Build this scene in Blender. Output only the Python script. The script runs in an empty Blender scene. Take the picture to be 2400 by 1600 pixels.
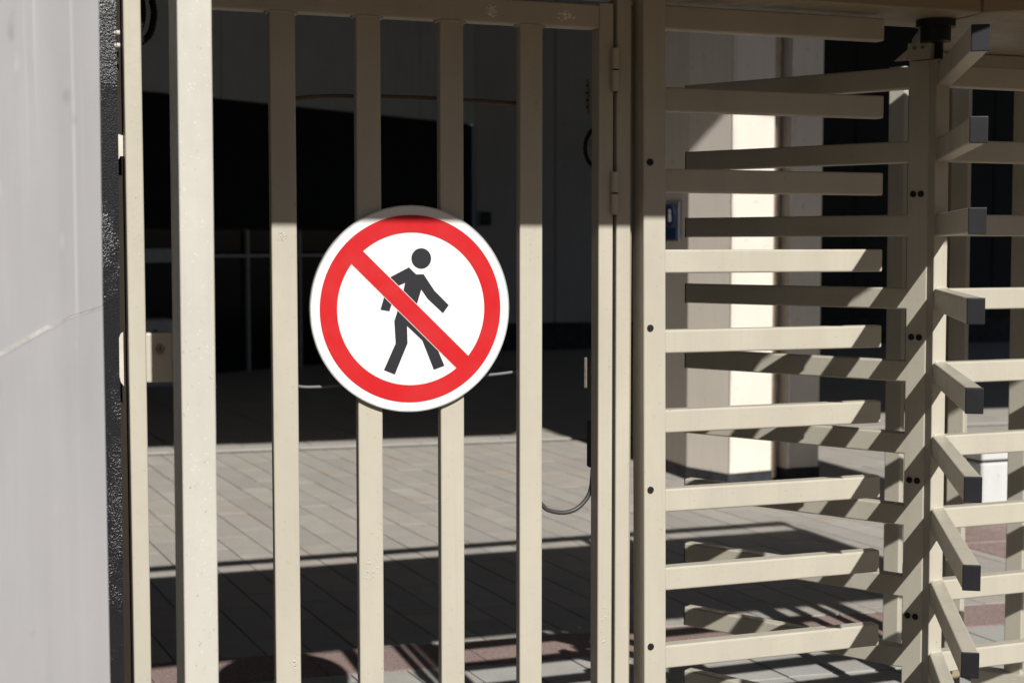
import bpy, bmesh, math, random
from mathutils import Vector, Matrix
from mathutils.geometry import tessellate_polygon

random.seed(7)
S = bpy.context.scene
COL = S.collection
R = math.radians

# ------------------------------------------------------------------ camera
cam_d = bpy.data.cameras.new("camera")
cam = bpy.data.objects.new("camera", cam_d)
COL.objects.link(cam)
cam.location = (0.0, 0.0, 1.6)
yaw, pitch = R(19.7), R(3.76)
fwd = Vector((math.sin(yaw) * math.cos(pitch), math.cos(yaw) * math.cos(pitch), -math.sin(pitch)))
cam.rotation_euler = fwd.to_track_quat('-Z', 'Y').to_euler()
cam_d.sensor_width = 36.0
cam_d.lens = 51.3
cam_d.clip_start = 0.05
cam_d.clip_end = 500.0
cam_d.dof.use_dof = True
cam_d.dof.focus_distance = 3.62
cam_d.dof.aperture_fstop = 4.2
cam_d.dof.aperture_blades = 8
S.camera = cam

# ------------------------------------------------------------------ light
SUN = Vector((0.024, 1.0, -0.742)).normalized()       # the way the sunlight travels
elev = math.asin(-SUN.z)
world = bpy.data.worlds.new("World")
S.world = world
world.use_nodes = True
wn, wl = world.node_tree.nodes, world.node_tree.links
bg = wn.get('Background') or wn.new('ShaderNodeBackground')
sky = wn.new('ShaderNodeTexSky')
sky.sky_type = 'NISHITA'
sky.sun_disc = False
sky.sun_elevation = elev
sky.sun_rotation = math.atan2(-SUN.x, -SUN.y)
wl.new(sky.outputs[0], bg.inputs[0])
bg.inputs[1].default_value = 0.05
sl = bpy.data.lights.new("sun", 'SUN')
sl.energy = 5.0
sl.angle = R(0.53)
sl.color = (1.0, 0.965, 0.90)
so = bpy.data.objects.new("sun", sl)
so.rotation_euler = SUN.to_track_quat('-Z', 'Y').to_euler()
so.location = (0, -8, 12)
COL.objects.link(so)
S.view_settings.view_transform = 'Standard'
S.view_settings.look = 'None'
S.view_settings.gamma = 1.0
S.view_settings.exposure = 0.0
S.view_settings.use_curve_mapping = False
try:
    S.cycles.use_denoising = True
    S.cycles.max_bounces = 8
    S.cycles.sample_clamp_indirect = 8
except Exception:
    pass

# ------------------------------------------------------------------ mesh helpers
class MB:
    def __init__(self):
        self.v, self.f = [], []
    def add(self, vs, fs):
        o = len(self.v)
        self.v += [tuple(p) for p in vs]
        self.f += [tuple(i + o for i in f) for f in fs]
        return self
    def box(self, x0, x1, y0, y1, z0, z1):
        vs = [(x0, y0, z0), (x1, y0, z0), (x1, y1, z0), (x0, y1, z0), (x0, y0, z1), (x1, y0, z1), (x1, y1, z1), (x0, y1, z1)]
        return self.add(vs, [(0, 3, 2, 1), (4, 5, 6, 7), (0, 1, 5, 4), (1, 2, 6, 5), (2, 3, 7, 6), (3, 0, 4, 7)])
    def prism(self, poly, z0, z1):
        """polygon in xy (any winding), pulled up from z0 to z1"""
        a = sum(poly[i][0] * poly[(i + 1) % len(poly)][1] - poly[(i + 1) % len(poly)][0] * poly[i][1] for i in range(len(poly)))
        if a < 0:
            poly = poly[::-1]
        n = len(poly)
        vs = [(p[0], p[1], z0) for p in poly] + [(p[0], p[1], z1) for p in poly]
        tri = tessellate_polygon([[Vector((p[0], p[1], 0)) for p in poly]])
        fs = []
        for t in tri:
            ar = (poly[t[1]][0] - poly[t[0]][0]) * (poly[t[2]][1] - poly[t[0]][1]) - (poly[t[2]][0] - poly[t[0]][0]) * (poly[t[1]][1] - poly[t[0]][1])
            t = tuple(t) if ar > 0 else tuple(reversed(t))
            fs.append(tuple(i + n for i in t))
            fs.append(tuple(reversed(t)))
        for i in range(n):
            j = (i + 1) % n
            fs.append((i, j, j + n, i + n))
        return self.add(vs, fs)
    def plate(self, poly, y0, y1):
        """polygon in xz, given depth from y0 (front) to y1"""
        m = MB().prism([(p[0], p[1]) for p in poly], 0, 1)
        vs = [(p[0], y1 + (y0 - y1) * p[2], p[1]) for p in m.v]
        return self.add(vs, m.f)
    def tube(self, p0, p1, w, h, rad=0.004, side=None, seg=3, caps=True):
        """rectangular steel tube from p0 to p1 with rounded edges; w along `side`, h across"""
        p0, p1 = Vector(p0), Vector(p1)
        d = (p1 - p0).normalized()
        if side is None:
            side = Vector((0, 0, 1)).cross(d) if abs(d.z) < 0.9 else Vector((1, 0, 0))
        side = Vector(side)
        side = (side - d * side.dot(d)).normalized()
        up = d.cross(side)
        prof = []
        for sx, sy, a0 in ((1, 1, 0), (-1, 1, 90), (-1, -1, 180), (1, -1, 270)):
            for k in range(seg + 1):
                a = R(a0 + 90.0 * k / seg)
                prof.append((sx * (w / 2 - rad) + rad * math.cos(a), sy * (h / 2 - rad) + rad * math.sin(a)))
        n = len(prof)
        vs = [p0 + side * x + up * y for x, y in prof] + [p1 + side * x + up * y for x, y in prof]
        fs = [(i, (i + 1) % n, (i + 1) % n + n, i + n) for i in range(n)]
        if caps:
            fs += [tuple(reversed(range(n))), tuple(range(n, 2 * n))]
        return self.add(vs, fs)
    def cyl(self, p0, p1, r, seg=20, r1=None):
        p0, p1 = Vector(p0), Vector(p1)
        d = (p1 - p0).normalized()
        s = d.orthogonal().normalized()
        u = d.cross(s)
        r1 = r if r1 is None else r1
        c = [(math.cos(2 * math.pi * k / seg), math.sin(2 * math.pi * k / seg)) for k in range(seg)]
        vs = [p0 + s * x * r + u * y * r for x, y in c] + [p1 + s * x * r1 + u * y * r1 for x, y in c]
        fs = [(i, (i + 1) % seg, (i + 1) % seg + seg, i + seg) for i in range(seg)]
        fs += [tuple(reversed(range(seg))), tuple(range(seg, 2 * seg))]
        return self.add(vs, fs)
    def hose(self, pts, rad, seg=10, ribs=0.0, step=0.006):
        """round hose through points (Catmull-Rom); ribs > 0 makes it corrugated"""
        P = [Vector(p) for p in pts]
        P = [P[0] * 2 - P[1]] + P + [P[-1] * 2 - P[-2]]
        path = []
        for i in range(1, len(P) - 2):
            L = (P[i + 1] - P[i]).length
            m = max(2, int(L / step))
            for k in range(m):
                t = k / m
                a, b, c, d = P[i - 1], P[i], P[i + 1], P[i + 2]
                path.append(0.5 * ((2 * b) + (c - a) * t + (2 * a - 5 * b + 4 * c - d) * t * t + (3 * b - a - 3 * c + d) * t ** 3))
        path.append(P[-2])
        o = len(self.v)
        ref = Vector((0, 1, 0))
        for i, p in enumerate(path):
            d = (path[min(i + 1, len(path) - 1)] - path[max(i - 1, 0)]).normalized()
            s = (ref - d * ref.dot(d))
            s = s.normalized() if s.length > 1e-4 else d.orthogonal().normalized()
            u = d.cross(s)
            r = rad * (1 + (ribs if i % 2 else -ribs))
            for k in range(seg):
                a = 2 * math.pi * k / seg
                self.v.append(tuple(p + s * math.cos(a) * r + u * math.sin(a) * r))
        for i in range(len(path) - 1):
            for k in range(seg):
                j = (k + 1) % seg
                self.f.append((o + i * seg + k, o + i * seg + j, o + (i + 1) * seg + j, o + (i + 1) * seg + k))
        self.f.append(tuple(o + k for k in reversed(range(seg))))
        self.f.append(tuple(o + (len(path) - 1) * seg + k for k in range(seg)))
        return self

ROOT = {}          # world position of every thing's origin

def mesh(name, mb, mat, smooth=False):
    m = bpy.data.meshes.new(name)
    m.from_pydata(mb.v, [], mb.f)
    m.update()
    if mat:
        m.materials.append(mat)
    if smooth:
        for p in m.polygons:
            p.use_smooth = True
        m.set_sharp_from_angle(angle=R(38))
    return m

def thing(name, label, cat, loc=(0, 0, 0), group=None, kind=None):
    o = bpy.data.objects.new(name, None)
    o.empty_display_size = 0.1
    COL.objects.link(o)
    o.location = loc
    ROOT[o.name] = Vector(loc)
    tag(o, label, cat, group, kind)
    return o

def tag(o, label=None, cat=None, group=None, kind=None):
    if label: o['label'] = label
    if cat: o['category'] = cat
    if group: o['group'] = group
    if kind: o['kind'] = kind
    return o

def part(name, mb, mat, parent=None, smooth=False, at=None):
    """one mesh object; coordinates are world ones unless `at` gives the place of a mesh built round its own origin"""
    o = bpy.data.objects.new(name, mb if isinstance(mb, bpy.types.Mesh) else mesh(name, mb, mat, smooth))
    COL.objects.link(o)
    base = Vector((0, 0, 0))
    if parent is not None:
        o.parent = parent
        q = parent
        while q is not None:
            base += q.location
            q = q.parent
    if at is not None:
        o.location = Vector(at) - base
    elif isinstance(mb, MB):
        o.data.transform(Matrix.Translation(-base))
    return o

def bevel(mb, off, seg=1):
    bm = bmesh.new()
    vs = [bm.verts.new(p) for p in mb.v]
    for f in mb.f:
        try: bm.faces.new([vs[i] for i in f])
        except ValueError: pass
    bmesh.ops.remove_doubles(bm, verts=bm.verts[:], dist=1e-6)
    bmesh.ops.dissolve_limit(bm, angle_limit=R(1), verts=bm.verts[:], edges=bm.edges[:])
    es = [e for e in bm.edges if len(e.link_faces) == 2 and e.calc_face_angle(0) > R(25)]
    bmesh.ops.bevel(bm, geom=es, offset=off, offset_type='OFFSET', segments=seg, profile=0.6, affect='EDGES', clamp_overlap=True)
    bmesh.ops.triangulate(bm, faces=[f for f in bm.faces if len(f.verts) > 4])
    out = MB()
    bm.verts.index_update()
    out.v = [tuple(v.co) for v in bm.verts]
    out.f = [tuple(v.index for v in f.verts) for f in bm.faces]
    bm.free()
    return out

# ------------------------------------------------------------------ materials
def new_mat(name):
    m = bpy.data.materials.new(name)
    m.use_nodes = True
    n, l = m.node_tree.nodes, m.node_tree.links
    b = n['Principled BSDF']
    return m, n, l, b

def pos(n, l, scale=(1, 1, 1)):
    g = n.new('ShaderNodeNewGeometry')
    mp = n.new('ShaderNodeMapping')
    mp.inputs['Scale'].default_value = scale
    l.new(g.outputs['Position'], mp.inputs['Vector'])
    return mp.outputs['Vector']

def noise(n, l, vec, scale, detail=3, rough=0.55):
    t = n.new('ShaderNodeTexNoise')
    t.inputs['Scale'].default_value = scale
    t.inputs['Detail'].default_value = detail
    t.inputs['Roughness'].default_value = rough
    l.new(vec, t.inputs['Vector'])
    return t.outputs['Fac']

def ramp(n, l, fac, stops):
    r = n.new('ShaderNodeValToRGB')
    e = r.color_ramp.elements
    while len(e) < len(stops): e.new(0.5)
    for i, (p, c) in enumerate(stops):
        e[i].position = p
        e[i].color = (c, c, c, 1) if isinstance(c, (int, float)) else (*c, 1)
    l.new(fac, r.inputs['Fac'])
    return r.outputs['Color']

def mix(n, l, fac, a, b, mode='MIX'):
    m = n.new('ShaderNodeMix')
    m.data_type = 'RGBA'
    m.blend_type = mode
    for s, v in ((m.inputs[0], fac), (m.inputs[6], a), (m.inputs[7], b)):
        if hasattr(v, 'is_output'): l.new(v, s)
        elif isinstance(v, (int, float)): s.default_value = v
        else: s.default_value = (*v, 1)
    return m.outputs[2]

def bump(n, l, b, h, strength, dist=0.002, prev=None):
    k = n.new('ShaderNodeBump')
    k.inputs['Strength'].default_value = strength
    k.inputs['Distance'].default_value = dist
    l.new(h, k.inputs['Height'])
    if prev is not None: l.new(prev, k.inputs['Normal'])
    l.new(k.outputs['Normal'], b.inputs['Normal'])
    return k.outputs['Normal']

def paint(name, col, rough=0.42, flecks=0.0, orange=0.25):
    m, n, l, b = new_mat(name)
    v = pos(n, l)
    vs = pos(n, l, (1, 1, 0.25))
    c = mix(n, l, ramp(n, l, noise(n, l, vs, 9, 4), [(0.3, 0.0), (0.75, 1.0)]), col, tuple(x * 0.87 for x in col))
    c = mix(n, l, ramp(n, l, noise(n, l, v, 55, 5, 0.7), [(0.62, 0.0), (0.72, 0.5)]), c, tuple(x * f for x, f in zip(col, (0.74, 0.70, 0.62))))
    # small chips and specks of dirt
    run = ramp(n, l, noise(n, l, pos(n, l, (1, 1, 0.02)), 75, 3, 0.5), [(0.58, 0.0), (0.74, 0.13)])
    c = mix(n, l, run, c, tuple(x * f for x, f in zip(col, (0.66, 0.60, 0.52))))
    cg = noise(n, l, v, 120, 2, 0.5)
    c = mix(n, l, ramp(n, l, cg, [(0.735, 0.0), (0.745, 0.6)]), c, (0.17, 0.10, 0.06))
    c = mix(n, l, ramp(n, l, cg, [(0.765, 0.0), (0.775, 1.0)]), c, (0.50, 0.47, 0.42))
    sp = ramp(n, l, noise(n, l, v, 190, 2, 0.4), [(0.75, 0.0), (0.79, 0.5)])
    c = mix(n, l, sp, c, (0.16, 0.13, 0.10))
    l.new(c, b.inputs['Base Color'])
    b.inputs['Specular IOR Level'].default_value = 0.45
    rr = ramp(n, l, noise(n, l, v, 30, 3), [(0.3, rough - 0.08), (0.7, rough + 0.12)])
    l.new(rr, b.inputs['Roughness'])
    p1 = bump(n, l, b, noise(n, l, v, 260, 2), orange, 0.0006)
    # thick, uneven paint in places
    blot = mix(n, l, ramp(n, l, noise(n, l, v, 4.5, 2), [(0.56, 0.0), (0.66, 1.0)]), (0, 0, 0), noise_col(n, l, v, 95))
    bump(n, l, b, blot, 0.5, 0.0012, p1)
    if flecks:
        vo = n.new('ShaderNodeTexVoronoi')
        vo.inputs['Scale'].default_value = 130
        l.new(v, vo.inputs['Vector'])
        f = ramp(n, l, vo.outputs['Distance'], [(0.13, flecks), (0.24, 0.0)])
        gate = ramp(n, l, noise(n, l, v, 40, 2), [(0.5, 0.0), (0.62, 1.0)])
        fm = mix(n, l, 1.0, f, gate, 'MULTIPLY')
        c2 = mix(n, l, fm, c, (0.95, 0.94, 0.90))
        l.new(c2, b.inputs['Base Color'])
    return m

def noise_col(n, l, v, s):
    t = n.new('ShaderNodeTexNoise')
    t.inputs['Scale'].default_value = s
    t.inputs['Detail'].default_value = 4
    l.new(v, t.inputs['Vector'])
    r = n.new('ShaderNodeCombineColor')
    for i in range(3): l.new(t.outputs['Fac'], r.inputs[i])
    return r.outputs[0]

def plain(name, col, rough=0.6, spec=0.4, metal=0.0, var=0.12, bs=0.0, bscale=80, vscale=12):
    m, n, l, b = new_mat(name)
    v = pos(n, l)
    c = mix(n, l, ramp(n, l, noise(n, l, v, vscale, 4), [(0.3, 0.0), (0.7, 1.0)]), tuple(x * (1 + var) for x in col), tuple(x * (1 - var) for x in col))
    l.new(c, b.inputs['Base Color'])
    b.inputs['Roughness'].default_value = rough
    b.inputs['Metallic'].default_value = metal
    b.inputs['Specular IOR Level'].default_value = spec
    if bs: bump(n, l, b, noise(n, l, v, bscale, 4), bs, 0.002)
    return m

def concrete(name, col, streak=0.5, bs=0.35, pit=True, dark=0.75, joints=None):
    m, n, l, b = new_mat(name)
    v = pos(n, l)
    vs = pos(n, l, (1, 1, 0.07))
    c = mix(n, l, ramp(n, l, noise(n, l, vs, 22, 4), [(0.35, 0.0), (0.7, streak)]), col, tuple(x * dark for x in col))
    c = mix(n, l, ramp(n, l, noise(n, l, v, 3.0, 5), [(0.35, 0.0), (0.75, 0.5)]), c, tuple(x * f for x, f in zip(col, (1.12, 1.1, 1.09))))
    h = noise(n, l, v, 45, 6, 0.65)
    if pit:
        ps = ramp(n, l, noise(n, l, pos(n, l, (1, 1, 0.6)), 34, 1, 0.3), [(0.73, 0.0), (0.80, 0.6)])
        c = mix(n, l, ps, c, tuple(x * 0.5 for x in col))
        pw = ramp(n, l, noise(n, l, pos(n, l, (1.3, 1, 0.7)), 26, 1, 0.3), [(0.74, 0.0), (0.82, 0.5)])
        c = mix(n, l, pw, c, tuple(min(0.85, x * 1.5) for x in col))
    l.new(c, b.inputs['Base Color'])
    b.inputs['Roughness'].default_value = 0.85
    b.inputs['Specular IOR Level'].default_value = 0.25
    bump(n, l, b, h, bs, 0.0015)
    return m

def render_coat(name, col):
    """smooth grey coat with trowel streaks running down, blots and small marks"""
    m, n, l, b = new_mat(name)
    v = pos(n, l)
    c = mix(n, l, ramp(n, l, noise(n, l, pos(n, l, (1, 1, 0.03)), 17, 3), [(0.3, 0.0), (0.7, 1.0)]), tuple(x * 0.88 for x in col), tuple(x * 1.07 for x in col))
    c = mix(n, l, ramp(n, l, noise(n, l, pos(n, l, (1, 1, 0.3)), 7.0, 5, 0.6), [(0.42, 0.0), (0.68, 0.8)]), c, tuple(x * 0.86 for x in col))
    c = mix(n, l, ramp(n, l, noise(n, l, pos(n, l, (1, 1, 0.012)), 62, 2, 0.4), [(0.62, 0.0), (0.70, 0.55)]), c, tuple(x * 1.28 for x in col))
    c = mix(n, l, ramp(n, l, noise(n, l, pos(n, l, (1, 1, 0.5)), 4.0, 4), [(0.45, 0.0), (0.7, 0.55)]), c, (col[0] * 1.06, col[1] * 1.01, col[2] * 1.00))
    c = mix(n, l, ramp(n, l, noise(n, l, pos(n, l, (1, 1, 0.55)), 21, 1, 0.3), [(0.73, 0.0), (0.79, 0.65)]), c, tuple(x * 0.6 for x in col))
    c = mix(n, l, ramp(n, l, noise(n, l, pos(n, l, (1.2, 1, 0.45)), 24, 1, 0.3), [(0.71, 0.0), (0.79, 0.4)]), c, tuple(x * 1.35 for x in col))
    l.new(c, b.inputs['Base Color'])
    b.inputs['Roughness'].default_value = 0.7
    b.inputs['Specular IOR Level'].default_value = 0.3
    p = bump(n, l, b, noise(n, l, pos(n, l, (1, 1, 0.05)), 30, 4), 0.35, 0.0015)
    bump(n, l, b, noise(n, l, v, 60, 5, 0.7), 0.25, 0.0012, p)
    return m

def film(name, col):
    """printed sign film: faint dust runs, a few scratches, uneven sheen"""
    m, n, l, b = new_mat(name)
    v = pos(n, l)
    c = mix(n, l, ramp(n, l, noise(n, l, pos(n, l, (1, 1, 0.04)), 40, 4), [(0.5, 0.0), (0.75, 0.10)]), col, tuple(x * 0.7 + 0.03 for x in col))
    c = mix(n, l, ramp(n, l, noise(n, l, v, 150, 3, 0.6), [(0.70, 0.0), (0.76, 0.25)]), c, (0.42, 0.40, 0.37))
    l.new(c, b.inputs['Base Color'])
    l.new(ramp(n, l, noise(n, l, v, 14, 4), [(0.3, 0.28), (0.7, 0.48)]), b.inputs['Roughness'])
    b.inputs['Specular IOR Level'].default_value = 0.45
    bump(n, l, b, noise(n, l, v, 18, 2), 0.12, 0.001)
    return m

def stone(name, cols, grain=60, rough=0.8, speck=0.0, speckcol=(0.1, 0.08, 0.08), rnd=0.22):
    """paving stone: every stone has a tone of its own"""
    m, n, l, b = new_mat(name)
    v = pos(n, l)
    oi = n.new('ShaderNodeObjectInfo')
    c = ramp(n, l, oi.outputs['Random'], [(0.0, cols[0]), (0.45, cols[1]), (0.8, cols[2]), (1.0, cols[3])])
    c = mix(n, l, ramp(n, l, noise(n, l, v, 7, 5), [(0.3, 0.0), (0.75, 0.6)]), c, tuple(x * 0.72 for x in cols[1]))
    c = mix(n, l, ramp(n, l, noise(n, l, v, 3.1, 3), [(0.55, 0.0), (0.7, 0.45)]), c, (0.40, 0.30, 0.22))
    c = mix(n, l, ramp(n, l, noise(n, l, v, grain, 3, 0.7), [(0.35, 0.0), (0.7, 0.4)]), c, tuple(x * 1.3 for x in cols[1]))
    if speck:
        c = mix(n, l, ramp(n, l, noise(n, l, v, grain * 2.2, 2, 0.6), [(0.52, 0.0), (0.62, speck)]), c, speckcol)
    l.new(c, b.inputs['Base Color'])
    b.inputs['Roughness'].default_value = rough
    b.inputs['Specular IOR Level'].default_value = 0.3
    bump(n, l, b, noise(n, l, v, grain * 1.5, 4), 0.3, 0.003)
    return m

CREAM = (0.538, 0.505, 0.424)
M = {}
M['cream'] = paint('cream_paint', CREAM)
M['post'] = paint('pale_cream_paint', (0.585, 0.57, 0.515), 0.36, flecks=0.4, orange=0.35)
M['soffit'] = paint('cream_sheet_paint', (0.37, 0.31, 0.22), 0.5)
M['black'] = plain('black_plastic', (0.013, 0.013, 0.017), 0.5, 0.35, var=0.2, bs=0.15, bscale=300)
M['gap_shade'] = plain('gap_shade_brown', (0.030, 0.024, 0.018), 0.7, 0.2)  # near-black brown that stands in for shade beside the jamb
M['plug'] = plain('black_plug', (0.016, 0.015, 0.018), 0.5, 0.35)
M['blackmetal'] = plain('black_metal', (0.006, 0.006, 0.007), 0.5, 0.5, bs=0.2)
M['rubber'] = plain('black_rubber', (0.014, 0.012, 0.012), 0.6, 0.3)
M['cable'] = plain('grey_cable', (0.16, 0.16, 0.17), 0.45, 0.5)
M['darkcable'] = plain('dark_grey_cable', (0.055, 0.055, 0.06), 0.45, 0.5)
M['brownhose'] = plain('brown_cable', (0.10, 0.065, 0.05), 0.45, 0.5)
M['steel'] = plain('worn_steel', (0.26, 0.23, 0.20), 0.42, 0.5, metal=0.4, var=0.3, bs=0.4, bscale=150, vscale=60)
M['putty'] = plain('bare_filler', (0.80, 0.74, 0.64), 0.9, 0.2, var=0.35, bs=0.8, bscale=200, vscale=120)
M['bolt'] = plain('painted_bolt', (0.66, 0.62, 0.55), 0.5, 0.4, bs=0.2)
M['white'] = film('sign_white', (0.86, 0.86, 0.86))
M['signrim'] = plain('sign_edge_metal', (0.62, 0.63, 0.65), 0.35, 0.5, metal=0.4, var=0.15, vscale=40)
M['red'] = film('sign_red', (0.60, 0.018, 0.023))
M['ink'] = plain('sign_black', (0.024, 0.025, 0.031), 0.45, 0.4, var=0.03)
M['pillar'] = render_coat('grey_render', (0.362, 0.363, 0.378))
M['mortar'] = plain('pale_mortar', (0.435, 0.425, 0.415), 0.9, 0.2, var=0.25, bs=0.6, bscale=90, vscale=40)
M['pier'] = concrete('cream_concrete', (0.77, 0.715, 0.64), 0.35, 0.4, dark=0.85)
M['piertrim'] = plain('white_corner_trim', (0.74, 0.70, 0.64), 0.6, 0.3)
M['plinth'] = plain('black_plinth_paint', (0.030, 0.032, 0.038), 0.6, 0.4, var=0.5, bs=0.5, vscale=9)
M['pipe'] = plain('tan_pipe', (0.50, 0.41, 0.31), 0.5, 0.4)
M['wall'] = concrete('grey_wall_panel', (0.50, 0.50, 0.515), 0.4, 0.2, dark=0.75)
M['darkwall'] = plain('dark_wall_panel', (0.030, 0.029, 0.028), 0.7, 0.4, var=0.1)
M['fascia'] = plain('black_cladding', (0.005, 0.005, 0.007), 0.6, 0.15)
M['mullion'] = plain('grey_mullion', (0.36, 0.36, 0.38), 0.4, 0.5)
M['brick'] = plain('brown_brick', (0.20, 0.13, 0.09), 0.9, 0.2, var=0.2, bs=0.3)
M['roof'] = plain('roof_concrete', (0.16, 0.16, 0.165), 0.85, 0.2, bs=0.2)
M['signback'] = plain('sign_backing', (0.12, 0.13, 0.15), 0.5, 0.4)
M['blue'] = plain('sign_blue', (0.012, 0.035, 0.12), 0.5, 0.4)
M['whiteblock'] = concrete('white_concrete', (0.60, 0.61, 0.62), 0.25, 0.5)
M['cabinet'] = plain('pale_cabinet_paint', (0.55, 0.55, 0.60), 0.5, 0.4)
M['asphalt'] = plain('asphalt', (0.055, 0.055, 0.058), 0.9, 0.2, var=0.2, bs=0.6, bscale=160)
M['forecourt'] = plain('forecourt_concrete', (0.17, 0.125, 0.085), 0.9, 0.2, var=0.15, bs=0.5)
M['bed'] = plain('joint_sand', (0.06, 0.056, 0.052), 0.95, 0.1, var=0.3)
M['drain'] = plain('drain_metal', (0.16, 0.155, 0.15), 0.6, 0.4, metal=0.3)
M['kerb'] = concrete('kerb_stone', (0.43, 0.41, 0.385), 0.3, 0.3)
M['paver'] = stone('grey_paver', [(0.345, 0.334, 0.318), (0.405, 0.382, 0.352), (0.435, 0.400, 0.358), (0.47, 0.452, 0.425)])
M['slab'] = stone('pale_slab', [(0.40, 0.40, 0.385), (0.42, 0.42, 0.40), (0.44, 0.435, 0.415), (0.46, 0.455, 0.44)], 110)
M['granite'] = stone('pink_granite', [(0.31, 0.232, 0.215), (0.33, 0.247, 0.228), (0.35, 0.265, 0.245), (0.32, 0.24, 0.222)], 48, speck=0.8, speckcol=(0.13, 0.085, 0.08))
# tar-like strip with a crystalline, broken surface
m, n, l, b = new_mat('tar_coating')
v = pos(n, l)
b.inputs['Base Color'].default_value = (0.014, 0.014, 0.018, 1)
b.inputs['Roughness'].default_value = 0.26
b.inputs['Specular IOR Level'].default_value = 0.7
vo = n.new('ShaderNodeTexVoronoi'); vo.inputs['Scale'].default_value = 260; l.new(v, vo.inputs['Vector'])
p1 = bump(n, l, b, vo.outputs['Distance'], 0.3, 0.0016)
fade = ramp(n, l, noise(n, l, pos(n, l, (1, 1, 0.5)), 11, 3), [(0.42, 0.04), (0.62, 1.0)])
hh = mix(n, l, 1.0, fade, noise_col(n, l, v, 190), 'MULTIPLY')
bump(n, l, b, hh, 0.9, 0.0042, p1)
M['tar'] = m
# dark glass
m, n, l, b = new_mat('dark_glass')
b.inputs['Base Color'].default_value = (0.006, 0.006, 0.009, 1)
b.inputs['Roughness'].default_value = 0.10
b.inputs['Specular IOR Level'].default_value = 0.2
M['glass'] = m

# ------------------------------------------------------------------ ground and paving
tag(part('ground', MB().add([(-150, -150, -0.05), (150, -150, -0.05), (150, 150, -0.05), (-150, 150, -0.05)], [(0, 1, 2, 3)]), M['asphalt']), kind='structure')
tag(part('forecourt', MB().box(-14, 14, -16, 2.99, -0.049, -0.004), M['forecourt']), kind='structure')
pave = part('pavement', MB().box(-10, 22, 3.0, 34, -0.045, -0.010), M['bed'])
tag(pave, kind='structure')

YAW, SIN, COS = yaw, math.sin(yaw), math.cos(yaw)
def shear(u, v):                       # paving grid: rows fall away to the right, joints lean to the left
    return (u - 0.085 * (v - 6.0), v - 0.085 * (u - 1.4))
def stone_mesh(name, w, h, gap, mat, thick=0.03, cham=0.0010, end_gap=None):
    c = [shear(1.4 + sx * w / 2, 6.0 + sy * h / 2) for sx, sy in ((-1, -1), (1, -1), (1, 1), (-1, 1))]
    o = shear(1.4, 6.0)
    g = gap / 2
    e = (gap if end_gap is None else end_gap) / 2
    q = [(x - o[0] + (g if sx < 0 else -g), y - o[1] + (e if sy < 0 else -e)) for (x, y), (sx, sy) in zip(c, ((-1, -1), (1, -1), (1, 1), (-1, 1)))]
    q2 = [(x + (cham if sx < 0 else -cham), y + (cham if sy < 0 else -cham)) for (x, y), (sx, sy) in zip(q, ((-1, -1), (1, -1), (1, 1), (-1, 1)))]
    vs = [(x, y, -thick) for x, y in q] + [(x, y, -cham) for x, y in q] + [(x, y, 0.0) for x, y in q2]
    fs = [(8, 9, 10, 11)]
    for i in range(4):
        j = (i + 1) % 4
        fs += [(i, j, j + 4, i + 4), (i + 4, j + 4, j + 8, i + 8)]
    return mesh(name, MB().add(vs, fs), mat)

def seen(x, y):
    """depth along the view and rough share of the frame: only used to decide which stones lie in the picture"""
    d = x * SIN + y * COS
    lat = x * COS - y * SIN
    t = lat / d
    return d, (-0.27 < t < 0.37) and d > 4.9
PW, PL = 0.1763, 0.53
pm = stone_mesh('paver', PW, PL, 0.006, M['paver'], end_gap=0.004)
cells = []
for i in range(-9, 46):
    off = random.random() * PL
    for k in range(0, 32):
        u = 1.309 + PW * (i + 0.5)
        v0 = 5.585 + k * PL - off
        lo, hi = max(5.585, v0), min(11.355, v0 + PL)
        if hi - lo > 0.02: cells.append((u, (lo + hi) / 2, hi - lo))
cells.sort(key=lambda c: (not seen(*shear(c[0], c[1]))[1], seen(*shear(c[0], c[1]))[0]))
rest = MB()
cut = {}
for idx, (u, v_, L) in enumerate(cells):
    x, y = shear(u, v_)
    z = random.uniform(-0.0012, 0.0006)
    key = round(L, 2)
    if abs(L - PL) < 0.004: me = pm
    else:
        if key not in cut: cut[key] = stone_mesh('cut_paver', PW, L, 0.006, M['paver'], end_gap=0.004)
        me = cut[key]
    if idx < 285:
        o = part('paver', me, None, pave, at=(x, y, z))
        o.rotation_euler = (random.uniform(-.0015, .0015), random.uniform(-.003, .003), 0)
    else:
        rest.add([(p.co.x + x, p.co.y + y, p.co.z + z) for p in me.vertices], [tuple(f.vertices) for f in me.polygons])
# the shaded yard beyond the drain
for i in range(-14, 34):
    off = random.random() * 0.9
    for k in range(0, 13):
        u = 1.309 + 0.53 * (i + 0.5)
        lo, hi = max(11.645, 11.2 + k * 0.9 - off), 11.2 + (k + 1) * 0.9 - off
        if hi - lo < 0.1: continue
        x, y = shear(u, (lo + hi) / 2)
        me = cut.setdefault(('far', round(hi - lo, 2)), stone_mesh('yard_slab', 0.53, hi - lo, 0.010, M['paver']))
        zz = random.uniform(-.003, .001)
        rest.add([(p.co.x + x, p.co.y + y, p.co.z + zz) for p in me.vertices], [tuple(f.vertices) for f in me.polygons])
tag(part('far_paving', rest, M['paver'], pave), kind='stuff')
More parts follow.
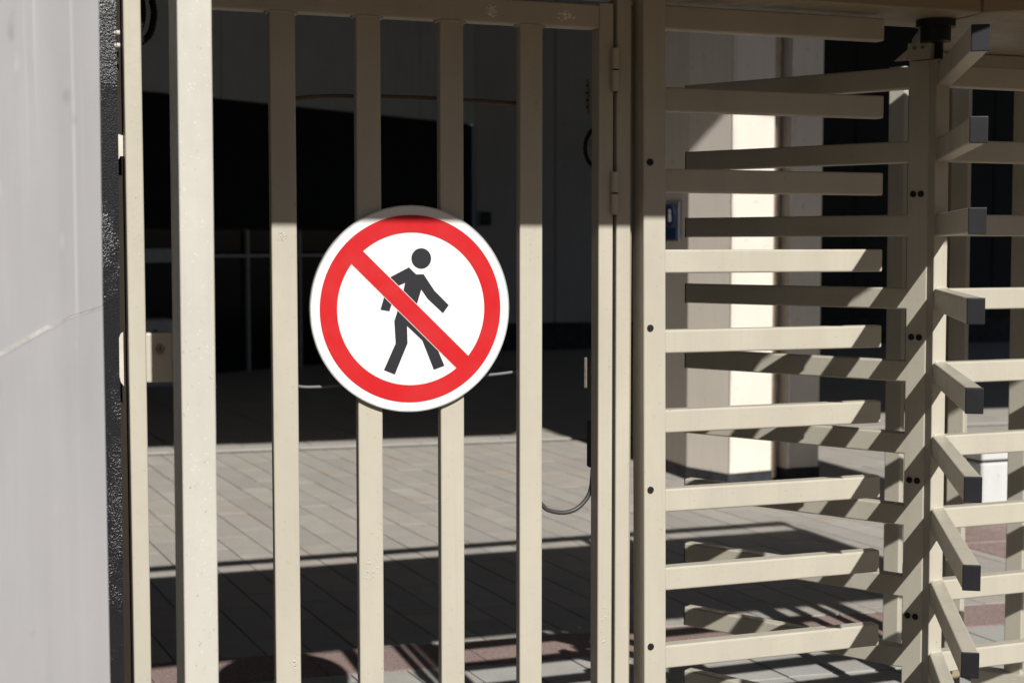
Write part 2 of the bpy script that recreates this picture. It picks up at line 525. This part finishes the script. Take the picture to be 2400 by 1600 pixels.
# pale slabs in front of the pink band and the granite band itself
SW, SL = 0.2125, 0.46
sm = stone_mesh('slab', SW, SL, 0.007, M['slab'])
for i in range(-7, 24):
    off = random.random() * SL
    for k in range(0, 3):
        x, y = shear(1.236 + SW * (i + 0.5) - 0.085 * 0.7, 5.243 - SL * (k + 0.5))
        part('slab', sm, None, pave, at=(x, y, random.uniform(-.003, .001)))
gm = stone_mesh('granite_slab', 0.62, 0.327, 0.003, M['granite'])
for i in range(-4, 9):
    x, y = shear(1.10 + 0.62 * (i + 0.5), 5.583 - 0.1675)
    part('granite_slab', gm, None, pave, at=(x, y, random.uniform(-.001, .001)))
gm2 = stone_mesh('granite_slab', 0.62, 0.60, 0.003, M['granite'])
for i in range(2):
    part('granite_slab', gm2, None, pave, at=(5.18, 6.15 + 0.62 * i, 0.004))
# drain channel at the far edge of the lit paving, stones of pale kerb on both sides
dr = MB()
for x0 in [i * 0.5 for i in range(-8, 24)]:
    a, b2 = shear(x0, 11.36), shear(x0 + 0.494, 11.36)
    dr.prism([a, b2, (b2[0], b2[1] + 0.10), (a[0], a[1] + 0.10)], -0.03, -0.006)
part('drain_channel', dr, M['drain'], pave)
kb = stone_mesh('kerb_stone', 0.98, 0.14, 0.006, M['kerb'])
for i in range(-3, 11):
    x, y = shear(i * 0.98 + 0.3, 11.57)
    part('kerb_stone', kb, None, pave, at=(x, y, 0.002))

# ------------------------------------------------------------------ far building with its roof
bld = thing('stadium_building', 'grey panelled building at the back of the shaded yard', 'building', (6.9, 20.95, 0))
# main wall: panels one by one
WD = Vector((1.0, -0.10, 0)).normalized(); W0 = Vector((6.91, 20.95, 0)); WN = Vector((-WD.y, WD.x, 0))
def wall_panel(a0, a1, z0, z1, mat, name='wall_panel', org=W0, d=WD, th=0.2):
    nrm = Vector((-d.y, d.x, 0))
    p = [org + d * a0, org + d * a1, org + d * a1 + nrm * th, org + d * a0 + nrm * th]
    return part(name, bevel(MB().prism([(q.x, q.y) for q in p], z0, z1), 0.008), mat, bld)
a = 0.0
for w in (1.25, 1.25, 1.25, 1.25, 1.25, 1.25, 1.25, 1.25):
    dark = a > 3.6  # panels farther along take a darker colour
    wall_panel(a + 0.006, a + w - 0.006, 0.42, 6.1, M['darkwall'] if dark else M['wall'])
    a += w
wall_panel(-0.1, 14, 0.0, 0.42, M['plinth'], 'plinth', th=0.22)
# oblique glazed front joining it, with black cladding above and grey panels over that
GD = (Vector((1.71, 17.69, 0)) - W0).normalized(); GLEN = 8.6
def gpt(a_, off=0.0):
    nrm = Vector((GD.y, -GD.x, 0))
    q = W0 + GD * a_ + nrm * off
    return (q.x, q.y)
def gbox(name, a0, a1, z0, z1, o0, o1, mat, parent=bld):
    return part(name, MB().prism([gpt(a0, o0), gpt(a1, o0), gpt(a1, o1), gpt(a0, o1)], z0, z1), mat, parent)
a = 0.0
k = 0
while a < GLEN:
    gbox('wall_panel', a + 0.006, a + 1.22, 3.41, 6.1, 0.0, 0.2, M['wall'])
    a += 1.226
gbox('black_cladding', 0.02, GLEN, 1.80, 3.40, 0.03, 0.25, M['fascia'])
for a0, a1 in ((0.05, 2.2), (2.2, 3.6), (3.6, 4.5), (4.5, 5.1), (5.1, 6.4), (6.4, GLEN)):
    for z0, z1 in ((0.0, 1.44), (1.50, 1.80)):
        gbox('window_pane', a0 + 0.03, a1 - 0.03, z0 + 0.02, z1 - 0.002, 0.06, 0.08, M['glass'])
for a0 in (2.2, 3.6, 4.5, 5.1, 6.4):
    gbox('mullion', a0 - 0.017, a0 + 0.017, 0.0, 1.80, 0.0, 0.055, M['mullion'])
gbox('transom', 0.02, 5.6, 1.452, 1.488, 0.008, 0.05, M['mullion'])
gbox('transom', 5.61, GLEN, 1.40, 1.56, 0.008, 0.05, M['mullion'])
gbox('back_wall', 0.0, GLEN, 0.0, 1.8, 0.4, 0.5, M['fascia'])
# small lamp on the wall by the glazing
part('wall_lamp', bevel(MB().box(6.93, 7.10, 20.72, 20.90, 1.90, 2.10), 0.02), M['blackmetal'], bld)
# great roof over the yard (above the picture; throws the deep shade)
part('roof', MB().prism([(-8, 3.5), (1.1, 2.92), (3.95, 2.66), (4.2, 3.05), (12, 2.9), (20, 2.9), (20, 26), (-8, 26)], 6.6, 7.0), M['roof'], bld)
# unseen walls added beside the yard and street front to keep out skylight
part('unseen_side_wall', MB().box(-1.3, -0.85, 3.45, 17.2, 0.0, 6.59), M['roof'], bld)
part('unseen_street_wall', MB().box(-14, -0.82, 2.62, 3.36, 0.0, 3.4), M['pillar'], bld)
part('unseen_street_wall', MB().box(6.4, 16, 2.62, 3.36, 0.0, 3.4), M['pillar'], bld)
part('unseen_shade_panel', MB().box(4.87, 5.68, 3.55, 3.65, 3.0, 6.6), M['roof'], bld)  # unseen panel, added to shade the side shaft and the ground before it

# unseen houses across the street, added behind the viewer to block low sky
tag(part('unseen_houses', MB().box(-45, 45, -34, -24, -0.05, 12.0), M['brick']), kind='structure')

# ------------------------------------------------------------------ pier behind the turnstile
pier = thing('concrete_pier', 'tall cream concrete pier with black foot standing behind the turnstile', 'pier', (4.75, 8.8, 0))
plan_a = [(4.49, 9.5), (4.476, 8.948), (4.591, 8.571), (4.612, 8.568), (4.616, 8.585), (4.632, 8.572), (4.94, 8.615), (4.945, 8.82), (4.945, 9.5)]
part('main_shaft', MB().prism(plan_a, 0.088, 6.6), M['pier'], pier)
plan_b = [(4.948, 8.82), (5.07, 8.81), (5.07, 8.66), (5.095, 8.645), (5.10, 8.66), (5.33, 8.65), (5.33, 9.5), (4.948, 9.5)]
part('side_shaft', MB().prism(plan_b, 0.088, 6.6), M['pier'], pier)
pl = [(4.484, 9.505), (4.469, 8.944), (4.587, 8.563), (4.63, 8.563), (4.945, 8.607), (4.952, 8.80), (5.062, 8.80), (5.065, 8.65), (5.335, 8.642), (5.335, 9.505)]
part('plinth', MB().prism(pl, 0.0, 0.086), M['plinth'], pier)
part('corner_trim', bevel(MB().box(4.592, 4.611, 8.548, 8.567, 0.09, 6.6), 0.004), M['piertrim'], pier)
part('corner_trim', bevel(MB().box(5.072, 5.093, 8.62, 8.643, 0.09, 6.6), 0.004), M['piertrim'], pier)
part('downpipe', MB().cyl((5.005, 8.75, 0.02), (5.005, 8.75, 6.6), 0.05, 20), M['pipe'], pier, True)
for zc in (0.62, 2.9):
    part('pipe_collar', MB().cyl((5.005, 8.75, zc), (5.005, 8.75, zc + 0.05), 0.056, 20), M['pipe'], pier, True)
for z0, z1 in ((1.05, 1.056), (0.56, 0.566)):
    pass

# blue safety sign on the pier's dark side
bs = thing('safety_sign', 'small blue mandatory sign with round symbol on shaded side of pier', 'sign', (4.462, 9.2, 1.76))
part('panel', bevel(MB().box(4.458, 4.466, 9.06, 9.34, 1.63, 1.895), 0.002), M['signback'], bs)
part('round_symbol', MB().cyl((4.4575, 9.20, 1.81), (4.4545, 9.20, 1.81), 0.075, 28), M['blue'], bs, True)
part('figure', MB().cyl((4.4542, 9.20, 1.835), (4.4530, 9.20, 1.835), 0.014, 16).add(
    [(4.4530, 9.18, 1.765), (4.4530, 9.22, 1.765), (4.4530, 9.215, 1.818), (4.4530, 9.185, 1.818), (4.4542, 9.18, 1.765), (4.4542, 9.22, 1.765), (4.4542, 9.215, 1.818), (4.4542, 9.185, 1.818)],
    [(3, 2, 1, 0), (4, 5, 6, 7), (0, 1, 5, 4), (1, 2, 6, 5), (2, 3, 7, 6), (3, 0, 4, 7)]), M['white'], bs)
part('text_panel', MB().box(4.4548, 4.4578, 9.09, 9.31, 1.645, 1.722), M['blue'], bs)

# white block and cabinet in the yard
wb = thing('white_block', 'white concrete block with dark capping joint on paving beyond the turnstile', 'block', (5.65, 7.2, 0))
part('body', bevel(MB().box(5.347, 5.95, 6.92, 7.45, 0.0, 0.352), 0.01), M['whiteblock'], wb)
part('cap', bevel(MB().box(5.335, 5.962, 6.905, 7.465, 0.368, 0.43), 0.008), M['whiteblock'], wb)
part('joint', MB().box(5.36, 5.94, 6.93, 7.44, 0.353, 0.367), M['bed'], wb)
cb = thing('utility_cabinet', 'pale low cabinet with dark slot, seen beyond the lock', 'cabinet', (1.65, 17.0, 0))
part('body', bevel(MB().box(1.30, 1.95, 16.75, 17.05, 0.0, 0.775), 0.05, 3), M['cabinet'], cb)
part('slot', MB().box(1.715, 1.765, 16.742, 16.76, 0.30, 0.66), M['plug'], cb)

# ------------------------------------------------------------------ left pillar in front
pil = thing('stone_pillar', 'grey stone pillar with cracked joint, at the left edge in front of the gate', 'pillar', (-0.3, 2.9, 0))
seam = [(-0.8, 1.30), (-0.40, 1.335), (-0.115, 1.380), (-0.025, 1.411), (0.014, 1.426), (0.054, 1.448), (0.087, 1.468), (0.096, 1.466), (0.124, 1.483), (0.176, 1.499)]
part('stone_block', bevel(MB().plate(seam + [(0.178, 0.02), (-0.8, 0.02)], 2.5, 3.36), 0.0006), M['pillar'], pil)
part('stone_block', bevel(MB().plate([(x, z + 0.0001 + (0.0007 if x > .1 else 0)) for x, z in seam][::1] + [(0.186, 3.4), (-0.8, 3.4)], 2.501, 3.36), 0.0007), M['pillar'], pil)
sm_ = seam[1:]
band = [(x, z + 0.0022 if x < 0.09 else z + 0.0004) for x, z in sm_] + [(x, z - (0.0065 if x < 0.09 else 0.0022)) for x, z in reversed(sm_)]
part('mortar_seam', MB().plate(band, 2.4992, 2.505), M['mortar'], pil)
part('tar_strip', MB().plate([(0.12, 0.0), (0.270, 0.0), (0.272, 0.7), (0.2735, 1.2), (0.279, 1.8), (0.281, 3.2), (0.12, 3.2)], 3.395, 3.44), M['tar'], pil)

# ------------------------------------------------------------------ gate frame
Y = 3.36
fr = thing('gate_frame', 'cream steel frame posts and header round the pedestrian gate', 'gate frame', (0.9, 3.4, 0))
part('jamb', MB().tube((0.3095, Y + 0.025, 0), (0.3105, Y + 0.025, 2.45), 0.0385, 0.05), M['cream'], fr)
part('jamb', MB().tube((1.502, Y + 0.025, 0), (1.500, Y + 0.025, 2.45), 0.039, 0.05), M['cream'], fr)
part('header', MB().tube((0.33, Y + 0.03, 2.245), (1.48, Y + 0.03, 2.245), 0.06, 0.07), M['cream'], fr)
part('jamb_flange', MB().box(0.270, 0.312, 3.455, 3.463, 0.0, 2.45), M['gap_shade'], fr)  # coloured dark to paint the shade in this gap
for z in (2.0735, 2.0455):
    part('anchor_bolt', MB().hose([(0.2735, 3.40, z), (0.2865, 3.40, z)], 0.0055, 12, 0.12, 0.0022), M['bolt'], fr)
sp = [(0.2725, 1.305), (0.275, 1.292), (0.282, 1.283), (0.282, 1.405), (0.277, 1.402), (0.273, 1.392)]
part('strike_plate', MB().plate(sp, 3.392, 3.397), M['bolt'], fr)
part('sun_patch', MB().plate([(0.276, 1.785), (0.283, 1.800), (0.2895, 1.800), (0.2895, 1.846), (0.276, 1.850)], 3.40, 3.41), M['bolt'], fr)  # pale plate standing in for a patch of sunlight in the gap
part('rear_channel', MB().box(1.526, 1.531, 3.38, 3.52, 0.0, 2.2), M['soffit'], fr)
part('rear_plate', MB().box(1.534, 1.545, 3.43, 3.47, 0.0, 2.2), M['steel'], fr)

# ------------------------------------------------------------------ the gate leaf
gate = thing('pedestrian_gate', 'closed cream steel gate of upright bars behind the round sign', 'gate', (0.93, 3.375, 0.1))
bar_m = mesh('bar', MB().tube((0, 0, 0.16), (0, 0, 2.134), 0.0595, 0.030), M['cream'])
for x in (0.6445, 0.8465, 1.0505, 1.2535):
    part('bar', bar_m, None, gate, at=(x, Y + 0.015, 0))
part('stile', MB().tube((0.434, Y + 0.025, 0.1), (0.434, Y + 0.025, 2.196), 0.06, 0.05), M['cream'], gate)
part('stile', MB().tube((1.4545, Y + 0.025, 0.1), (1.4515, Y + 0.025, 2.196), 0.039, 0.05), M['cream'], gate)
part('top_rail', MB().tube((0.4655, Y + 0.0235, 2.1635), (1.431, Y + 0.0235, 2.1635), 0.045, 0.057), M['cream'], gate)
part('bottom_rail', MB().tube((0.4655, Y + 0.0235, 0.13), (1.433, Y + 0.0235, 0.13), 0.045, 0.057), M['cream'], gate)
def hinge(z0):
    h = part('hinge', MB().cyl((1.4755, Y - 0.006, z0), (1.4755, Y - 0.006, z0 + 0.105), 0.006, 12), M['blackmetal'], gate, True)
    for a_, b_ in ((0.0, 0.0505), (0.0545, 0.105)):
        part('knuckle', MB().cyl((1.4715, Y - 0.010, z0 + a_), (1.4715, Y - 0.010, z0 + b_), 0.0098, 20), M['cream'], h, True)
hinge(1.981); hinge(1.677)
# bubbled, flaking paint on the top rail
def blister(cx, cz, rx, rz, seed, y=Y):
    rnd = random.Random(seed)
    mb = MB()
    for i in range(46):
        ang, rr = rnd.uniform(0, 6.283), math.sqrt(rnd.random())
        x, z = cx + math.cos(ang) * rr * rx, cz + math.sin(ang) * rr * rz
        s = rnd.uniform(0.0016, 0.0058) * (1.15 - 0.6 * rr)
        n_ = 6
        ring = [(x + math.cos(6.283 * k / n_) * s * rnd.uniform(.6, 1.4), y + 0.0006, z + math.sin(6.283 * k / n_) * s * rnd.uniform(.6, 1.3)) for k in range(n_)]
        mb.add(ring + [(x, y - s * rnd.uniform(.15, .5), z)], [(k, (k + 1) % n_, n_) for k in range(n_)])
    return mb
part('paint_blister', blister(1.345, 2.162, 0.026, 0.015, 3), M['putty'], gate)
part('paint_blister', blister(1.150, 2.164, 0.014, 0.019, 8), M['putty'], gate)
for cx, cz, rx, rz, sd in ((0.846, 0.835, 0.024, 0.045, 5), (1.448, 0.62, 0.012, 0.10, 6), (0.640, 1.62, 0.010, 0.012, 7), (0.660, 0.62, 0.008, 0.03, 9), (1.268, 1.95, 0.008, 0.03, 11)):
    part('paint_blister', blister(cx, cz, rx, rz, sd), M['cream'], gate)
# weld beads where bars meet the top rail
for x in (0.6445, 0.8465, 1.0505, 1.2535):
    part('weld_bead', MB().hose([(x - 0.031, Y + 0.004, 2.1335), (x - 0.012, Y + 0.0025, 2.1345), (x + 0.012, Y + 0.0025, 2.134), (x + 0.031, Y + 0.004, 2.1335)], 0.0034, 8, 0.18, 0.004), M['cream'], gate, True)
    for sx in (-1, 1):
        part('weld_fillet', MB().prism([(x + sx * 0.0297, Y + 0.004), (x + sx * 0.037, Y + 0.004), (x + sx * 0.037, Y + 0.026), (x + sx * 0.0297, Y + 0.026)], 2.1295, 2.1352), M['cream'], gate)
# lock
lk = part('lock_case', bevel(MB().box(0.3305, 0.391, 3.386, 3.43, 1.289, 1.402), 0.005, 2), M['cream'], gate)
part('lock_cylinder', MB().cyl((0.362, 3.387, 1.3665), (0.362, 3.376, 1.3665), 0.0105, 24), M['steel'], lk, True)
part('keyhole', MB().box(0.3610, 0.3630, 3.3752, 3.3765, 1.3625, 1.3735), M['plug'], lk)
# fittings on the hinge side
part('perforated_plate', bevel(MB().box(1.428, 1.440, 3.438, 3.446, 1.931, 2.018), 0.003), M['steel'], gate)
for z in (1.948, 1.966, 1.984, 2.002):
    part('plate_hole', MB().cyl((1.4330, 3.4378, z), (1.4330, 3.4365, z), 0.003, 12), M['plug'], gate)
part('receiver_plate', bevel(MB().box(1.428, 1.440, 3.436, 3.446, 1.235, 1.315), 0.003), M['steel'], gate)
part('contact_box', bevel(MB().box(1.4430, 1.450, 3.432, 3.46, 1.03, 1.15), 0.003), M['blackmetal'], gate)

# ------------------------------------------------------------------ round sign
sg = thing('prohibition_sign', 'round white and red no pedestrians sign with black walking figure', 'sign', (0.945, 3.35, 1.4495))
SX, SZ, SY = 0.945, 1.4495, 3.346
def ring(r0, r1, y0, y1, seg=120):
    mb = MB()
    for i in range(seg):
        a = 2 * math.pi * i / seg
        for r_, y_ in ((r0, y0), (r1, y0), (r1, y1), (r0, y1)):
            mb.v.append((SX + r_ * math.cos(a), y_, SZ + r_ * math.sin(a)))
    for i in range(seg):
        o, p = 4 * i, 4 * ((i + 1) % seg)
        for k in range(4):
            j = (k + 1) % 4
            mb.f.append((o + k, p + k, p + j, o + j))
    return mb
part('panel', MB().cyl((SX, SY + 0.003, SZ), (SX, SY, SZ), 0.2435, 120), M['white'], sg, True)
part('rolled_edge', ring(0.2425, 0.2455, SY - 0.0006, SY + 0.011), M['signrim'], sg, True)
for dx, dz in ((-0.10, 0.17), (0.105, 0.17), (-0.10, -0.17), (0.105, -0.17)):
    part('clip', MB().box(SX + dx - 0.03, SX + dx + 0.03, SY + 0.0032, Y - 0.0005, SZ + dz - 0.015, SZ + dz + 0.015), M['steel'], sg)
fig = [(-7.0, 98.8), (10.6, 82.1), (29.2, 82.3), (56.2, 42.8), (91.6, 7.9), (77.2, -11.5), (38.7, 23.9), (23.4, 45.8), (12.3, 10.6), (8.2, -17.4), (42.4, -57.0), (63.8, -98.6), (80.5, -137.6), (53.9, -146.7), (25.3, -75.4), (-12.1, -40.4), (-11.1, -81.6), (-42.8, -155.2), (-69.5, -143.9), (-40.4, -81.4), (-43.3, -28.2), (-34.8, -2.7), (-25.8, 29.7), (-20.9, 43.6), (-16.4, 62.1), (-32.9, 55.3), (-49.5, 12.2), (-55.1, -4.7), (-77.0, -0.9), (-67.7, 30.2), (-59.5, 57.1), (-52.7, 75.9)]
fm = MB().plate([(SX + x / 1000, SZ + z / 1000) for x, z in fig], SY - 0.0006, SY - 0.0001)
fm.cyl((SX + 0.0237, SY - 0.0001, SZ + 0.1196), (SX + 0.0237, SY - 0.0006, SZ + 0.1196), 0.0244, 40)
part('walking_figure', fm, M['ink'], sg)
u0, u1, w0, w1 = Vector((-118.3, 137.2)), Vector((139.9, -114.3)), Vector((-146.7, 107.5)), Vector((110.9, -144.3))
du = (u1 - u0).normalized(); nu = Vector((-du.y, du.x))
wl_ = [u0 + nu * 1.3, u1 + nu * 1.3, w1 - nu * 1.3, w0 - nu * 1.3]
part('slash_border', MB().plate([(SX + p.x / 1000, SZ + p.y / 1000) for p in wl_], SY - 0.0009, SY - 0.0002), M['white'], sg)
rm = ring(0.1815, 0.2225, SY - 0.0013, SY - 0.0001)
ex = 6.0
rm.plate([(SX + p.x / 1000, SZ + p.y / 1000) for p in (u0 - du * ex, u1 + du * ex, w1 + du * ex, w0 - du * ex)], SY - 0.00135, SY - 0.0001)
part('red_ring_and_slash', rm, M['red'], sg)

# ------------------------------------------------------------------ cables
def cable(label, pts, r, mat, **k):
    o = part(k.pop('name', 'cable'), MB().hose(pts, r, 10, **k), mat, None, True)
    return tag(o, label, 'cable', 'cables running along the gate')
cable('brown cable running behind the upper bars of the gate', [(0.655, 3.40, 1.930), (0.683, 3.42, 1.942), (0.713, 3.42, 1.947), (0.759, 3.42, 1.951), (0.821, 3.42, 1.953), (0.889, 3.42, 1.955), (1.022, 3.42, 1.955), (1.103, 3.42, 1.953), (1.23, 3.42, 1.950), (1.26, 3.41, 1.945)], 0.0055, M['brownhose'])
cable('grey cable passing behind the round sign, low on the gate', [(0.655, 3.41, 1.275), (0.684, 3.42, 1.267), (0.707, 3.42, 1.264), (0.748, 3.42, 1.264), (0.779, 3.42, 1.266), (0.95, 3.42, 1.270), (1.157, 3.42, 1.279), (1.23, 3.42, 1.285), (1.26, 3.41, 1.29)], 0.0040, M['cable'])
cable('grey cable hanging in a loop between last bar and hinge side of gate', [(1.275, 3.41, 0.975), (1.29, 3.42, 0.962), (1.307, 3.42, 0.944), (1.322, 3.42, 0.931), (1.361, 3.42, 0.922), (1.398, 3.42, 0.929), (1.428, 3.42, 0.955), (1.44, 3.42, 0.985), (1.446, 3.425, 1.03)], 0.0055, M['darkcable'])
def conduit(label, pts, r):
    return tag(part('conduit', MB().hose(pts, r, 14, 0.14, 0.0034), M['rubber'], None), label, 'conduit', 'black corrugated conduits')
conduit('thick black corrugated conduit, outer loop high by the left jamb', [(0.345, 3.5, 2.26), (0.362, 3.5, 2.215), (0.369, 3.5, 2.166), (0.373, 3.5, 2.137), (0.368, 3.5, 2.102), (0.358, 3.5, 2.081), (0.335, 3.5, 2.064), (0.30, 3.5, 2.055)], 0.0078)
conduit('thin black corrugated conduit inside the outer loop by the left jamb', [(0.33, 3.5, 2.21), (0.343, 3.5, 2.184), (0.347, 3.5, 2.165), (0.349, 3.5, 2.136), (0.344, 3.5, 2.106), (0.332, 3.5, 2.086), (0.31, 3.5, 2.075)], 0.0062)
conduit('short black corrugated conduit curling out behind hinge side of gate', [(1.460, 3.445, 1.900), (1.443, 3.445, 1.885), (1.4335, 3.445, 1.866), (1.4305, 3.445, 1.845), (1.434, 3.445, 1.824), (1.444, 3.445, 1.808), (1.460, 3.445, 1.797)], 0.0052)

# ------------------------------------------------------------------ post in front of the lock side
fp = thing('steel_post', 'pale cream square post standing in front of the lock side of gate', 'post', (0.36, 2.78, 0))
part('shaft', MB().tube((0.3560, 2.785, 0), (0.3630, 2.785, 2.6), 0.0625, 0.13, 0.003), M['post'], fp)
part('cap', bevel(MB().box(0.331, 0.400, 2.716, 2.854, 2.601, 2.612), 0.003), M['post'], fp)
part('base_plate', bevel(MB().box(0.28, 0.44, 2.68, 2.88, -0.004, 0.008), 0.002), M['post'], fp)

# ------------------------------------------------------------------ turnstile
OX, OY = 2.490, 3.432
ts = thing('full_height_turnstile', 'cream full height turnstile with combs of horizontal arms right of gate', 'turnstile', (OX, OY, 0))
def lean(z): return 0.0054 * (1.6 - z)
part('fixed_post', MB().tube((1.5862, 3.365, 0), (1.5657, 3.365, 2.45), 0.0608, 0.07, 0.004), M['cream'], ts)
for z in (1.807, 1.393, 0.983, 0.580, 0.18):
    part('plug', MB().cyl((1.5595 + 0.0083 * (1.6 - z), 3.3305, z), (1.5595 + 0.0083 * (1.6 - z), 3.3280, z), 0.0088, 24), M['plug'], ts, True)
arm_m = mesh('barrier_arm', MB().tube((0, 0, 0), (0.659, 0, 0), 0.040, 0.060, 0.005), M['cream'])
for k in range(10):
    zc = 2.1725 - 0.2043 * k
    part('barrier_arm', arm_m, None, ts, at=(1.6005 + 0.0083 * (1.6 - zc), 3.382, zc))
# rotor: three combs 120 degrees apart
T0, R2 = 0.7, 0.085
def dr_(a): return Vector((math.cos(R(a)), math.sin(R(a)), 0))
def rotor_spine(c, w, h, side):
    c = Vector((c[0], c[1], 0))
    part('rotor_spine', MB().tube(c + Vector((lean(0.06), 0, 0.06)), c + Vector((lean(2.11), 0, 2.11)), w, h, 0.003, side=side), M['cream'], ts)
CX_, CY_ = 2.4835, 3.432
d = dr_(120 + T0)
rotor_spine((OX + d.x * 0.055, OY + d.y * 0.055), 0.060, 0.040, d)
rotor_spine((CX_, CY_), 0.044, 0.040, Vector((1, 0, 0)))
cm = mesh('end_cap', bevel(MB().box(-0.0005, 0.0045, -0.0205, 0.0205, -0.0305, 0.0305), 0.004, 2), M['black'])
for ang, org, AL in ((120 + T0, Vector((OX, OY, 0)) + d * (R2 - 0.002), 0.735), (-120.1, Vector((2.4870, 3.4135, 0)), 0.735), (1.0, Vector((CX_ + 0.020, CY_, 0)), 0.77)):
    dd = dr_(ang)
    side = Vector((-dd.y, dd.x, 0))
    am = mesh('rotor_arm', MB().tube((0, 0, 0), dd * AL, 0.040, 0.060, 0.005, side=side, seg=4), M['cream'])
    for k in range(10):
        zc = 2.0665 - 0.2053 * k
        if zc < 0.05: break
        bpos = org + Vector((lean(zc), 0, zc))
        a_o = part('rotor_arm', am, None, ts, at=bpos)
        cap = part('end_cap', cm, None, a_o, at=bpos + dd * AL)
        cap.rotation_euler = (0, 0, R(ang))
        if ang < -100:
            part('weld_bead', MB().hose([(bpos.x - 0.018, CY_ - 0.0205, zc + 0.031), (bpos.x, CY_ - 0.021, zc + 0.0325), (bpos.x + 0.018, CY_ - 0.0205, zc + 0.031)], 0.0032, 8, 0.15, 0.004), M['cream'], a_o, True)
# paired plugs on the left spine
dA, tA = dr_(120 + T0), dr_(210 + T0)
for z in (1.743, 1.343, 0.938, 0.549):
    for r_ in (0.0445, 0.0675):
        c = Vector((OX + lean(z), OY, z)) + dA * r_ + tA * 0.0202
        part('plug', MB().cyl(c, c + tA * 0.002, 0.0090, 24), M['plug'], ts, True)
part('spindle', MB().cyl((OX + 0.006 + lean(0), OY + 0.02, 0.02), (OX + 0.006 + lean(2.1), OY + 0.02, 2.16), 0.012, 16), M['blackmetal'], ts, True)
BX, BY = OX - 0.030, OY - 0.01
part('bearing', MB().cyl((BX, BY, 2.157), (BX, BY, 2.196), 0.041, 32), M['blackmetal'], ts, True)
part('bearing_flange', MB().cyl((BX, BY, 2.196), (BX, BY, 2.2145), 0.053, 32), M['blackmetal'], ts, True)
cA = Vector((OX, OY, 0)) + dA * 0.056
cl = part('clamp', MB().tube(cA + Vector((lean(2.1), 0, 2.113)), cA + Vector((lean(2.1), 0, 2.160)), 0.066, 0.047, 0.003, side=dA), M['cream'], ts)
for r_ in (-0.012, 0.012):
    c = cA + dA * r_ + tA * 0.0237 + Vector((lean(2.1), 0, 2.146))
    part('bolt', MB().cyl(c, c + tA * 0.005, 0.0052, 6), M['steel'], cl)
q0 = cA + dA * 0.036 + tA * 0.0
part('gusset', MB().add([q0 + Vector((0, 0, 2.118)), q0 + Vector((0, 0, 2.155)), q0 + dA * 0.05 + Vector((0, 0, 2.118)),
    q0 - tA * 0.006 + Vector((0, 0, 2.118)), q0 - tA * 0.006 + Vector((0, 0, 2.155)), q0 - tA * 0.006 + dA * 0.05 + Vector((0, 0, 2.118))],
    [(0, 1, 2), (5, 4, 3), (0, 3, 4, 1), (1, 4, 5, 2), (2, 5, 3, 0)]), M['bolt'], ts)
# housing over the rotor
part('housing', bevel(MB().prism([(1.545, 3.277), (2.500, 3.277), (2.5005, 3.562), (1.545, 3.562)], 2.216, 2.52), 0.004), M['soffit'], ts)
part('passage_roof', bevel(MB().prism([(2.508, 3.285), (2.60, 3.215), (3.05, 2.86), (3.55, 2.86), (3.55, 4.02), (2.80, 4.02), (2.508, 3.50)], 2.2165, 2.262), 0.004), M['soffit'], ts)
part('roof_rib', MB().tube((2.84, 3.99, 2.175), (3.55, 3.99, 2.175), 0.05, 0.08), M['cream'], ts)
part('roof_hatch', MB().cyl((2.98, 3.42, 2.2164), (2.98, 3.42, 2.211), 0.055, 28), M['blackmetal'], ts, True)
# cage round the passage
for ang in (62, 50, 38.5, 27, 15, 3):
    c = Vector((OX, OY, 0)) + dr_(ang) * 1.0
    part('cage_bar', MB().tube((c.x + 0.008, c.y, 0.14), (c.x - 0.003, c.y, 2.21), 0.06, 0.03, 0.004, side=dr_(118)), M['cream'], ts)
ring_m = MB()
seg = 40
for i in range(seg + 1):
    a = -25 + (46 + 25) * i / seg
    for r_, z_ in ((0.965, 0.0), (1.035, 0.0), (1.035, 0.14), (0.965, 0.14)):
        q = Vector((OX, OY, z_)) + dr_(a) * r_
        ring_m.v.append(tuple(q))
for i in range(seg):
    for k in range(4):
        j = (k + 1) % 4
        ring_m.f.append((4 * i + k, 4 * i + j, 4 * i + 4 + j, 4 * i + 4 + k))
ring_m.f += [(3, 2, 1, 0), (4 * seg, 4 * seg + 1, 4 * seg + 2, 4 * seg + 3)]
part('base_ring', ring_m, M['cream'], ts)
part('rear_post', MB().box(3.155, 3.20, 4.24, 4.30, 0.0, 2.21), M['soffit'], ts)

# ------------------------------------------------------------------ canopy above gate and turnstile (just out of the picture)
cn = thing('rain_canopy', 'thin flat canopy above the gate whose shadow crosses the bars', 'canopy', (2.4, 2.9, 2.5))
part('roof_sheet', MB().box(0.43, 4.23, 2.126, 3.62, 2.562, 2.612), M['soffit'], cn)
part('rear_bar', MB().box(0.43, 4.23, 3.815, 3.875, 2.562, 2.612), M['cream'], cn)
for x in (0.46, 4.20):
    part('bracket', MB().box(x - 0.02, x + 0.02, 3.35, 3.875, 2.50, 2.561), M['cream'], cn)
for x in (1.58, 2.46):
    part('bracket', MB().box(x - 0.03, x + 0.03, 3.30, 3.54, 2.521, 2.561), M['cream'], cn)
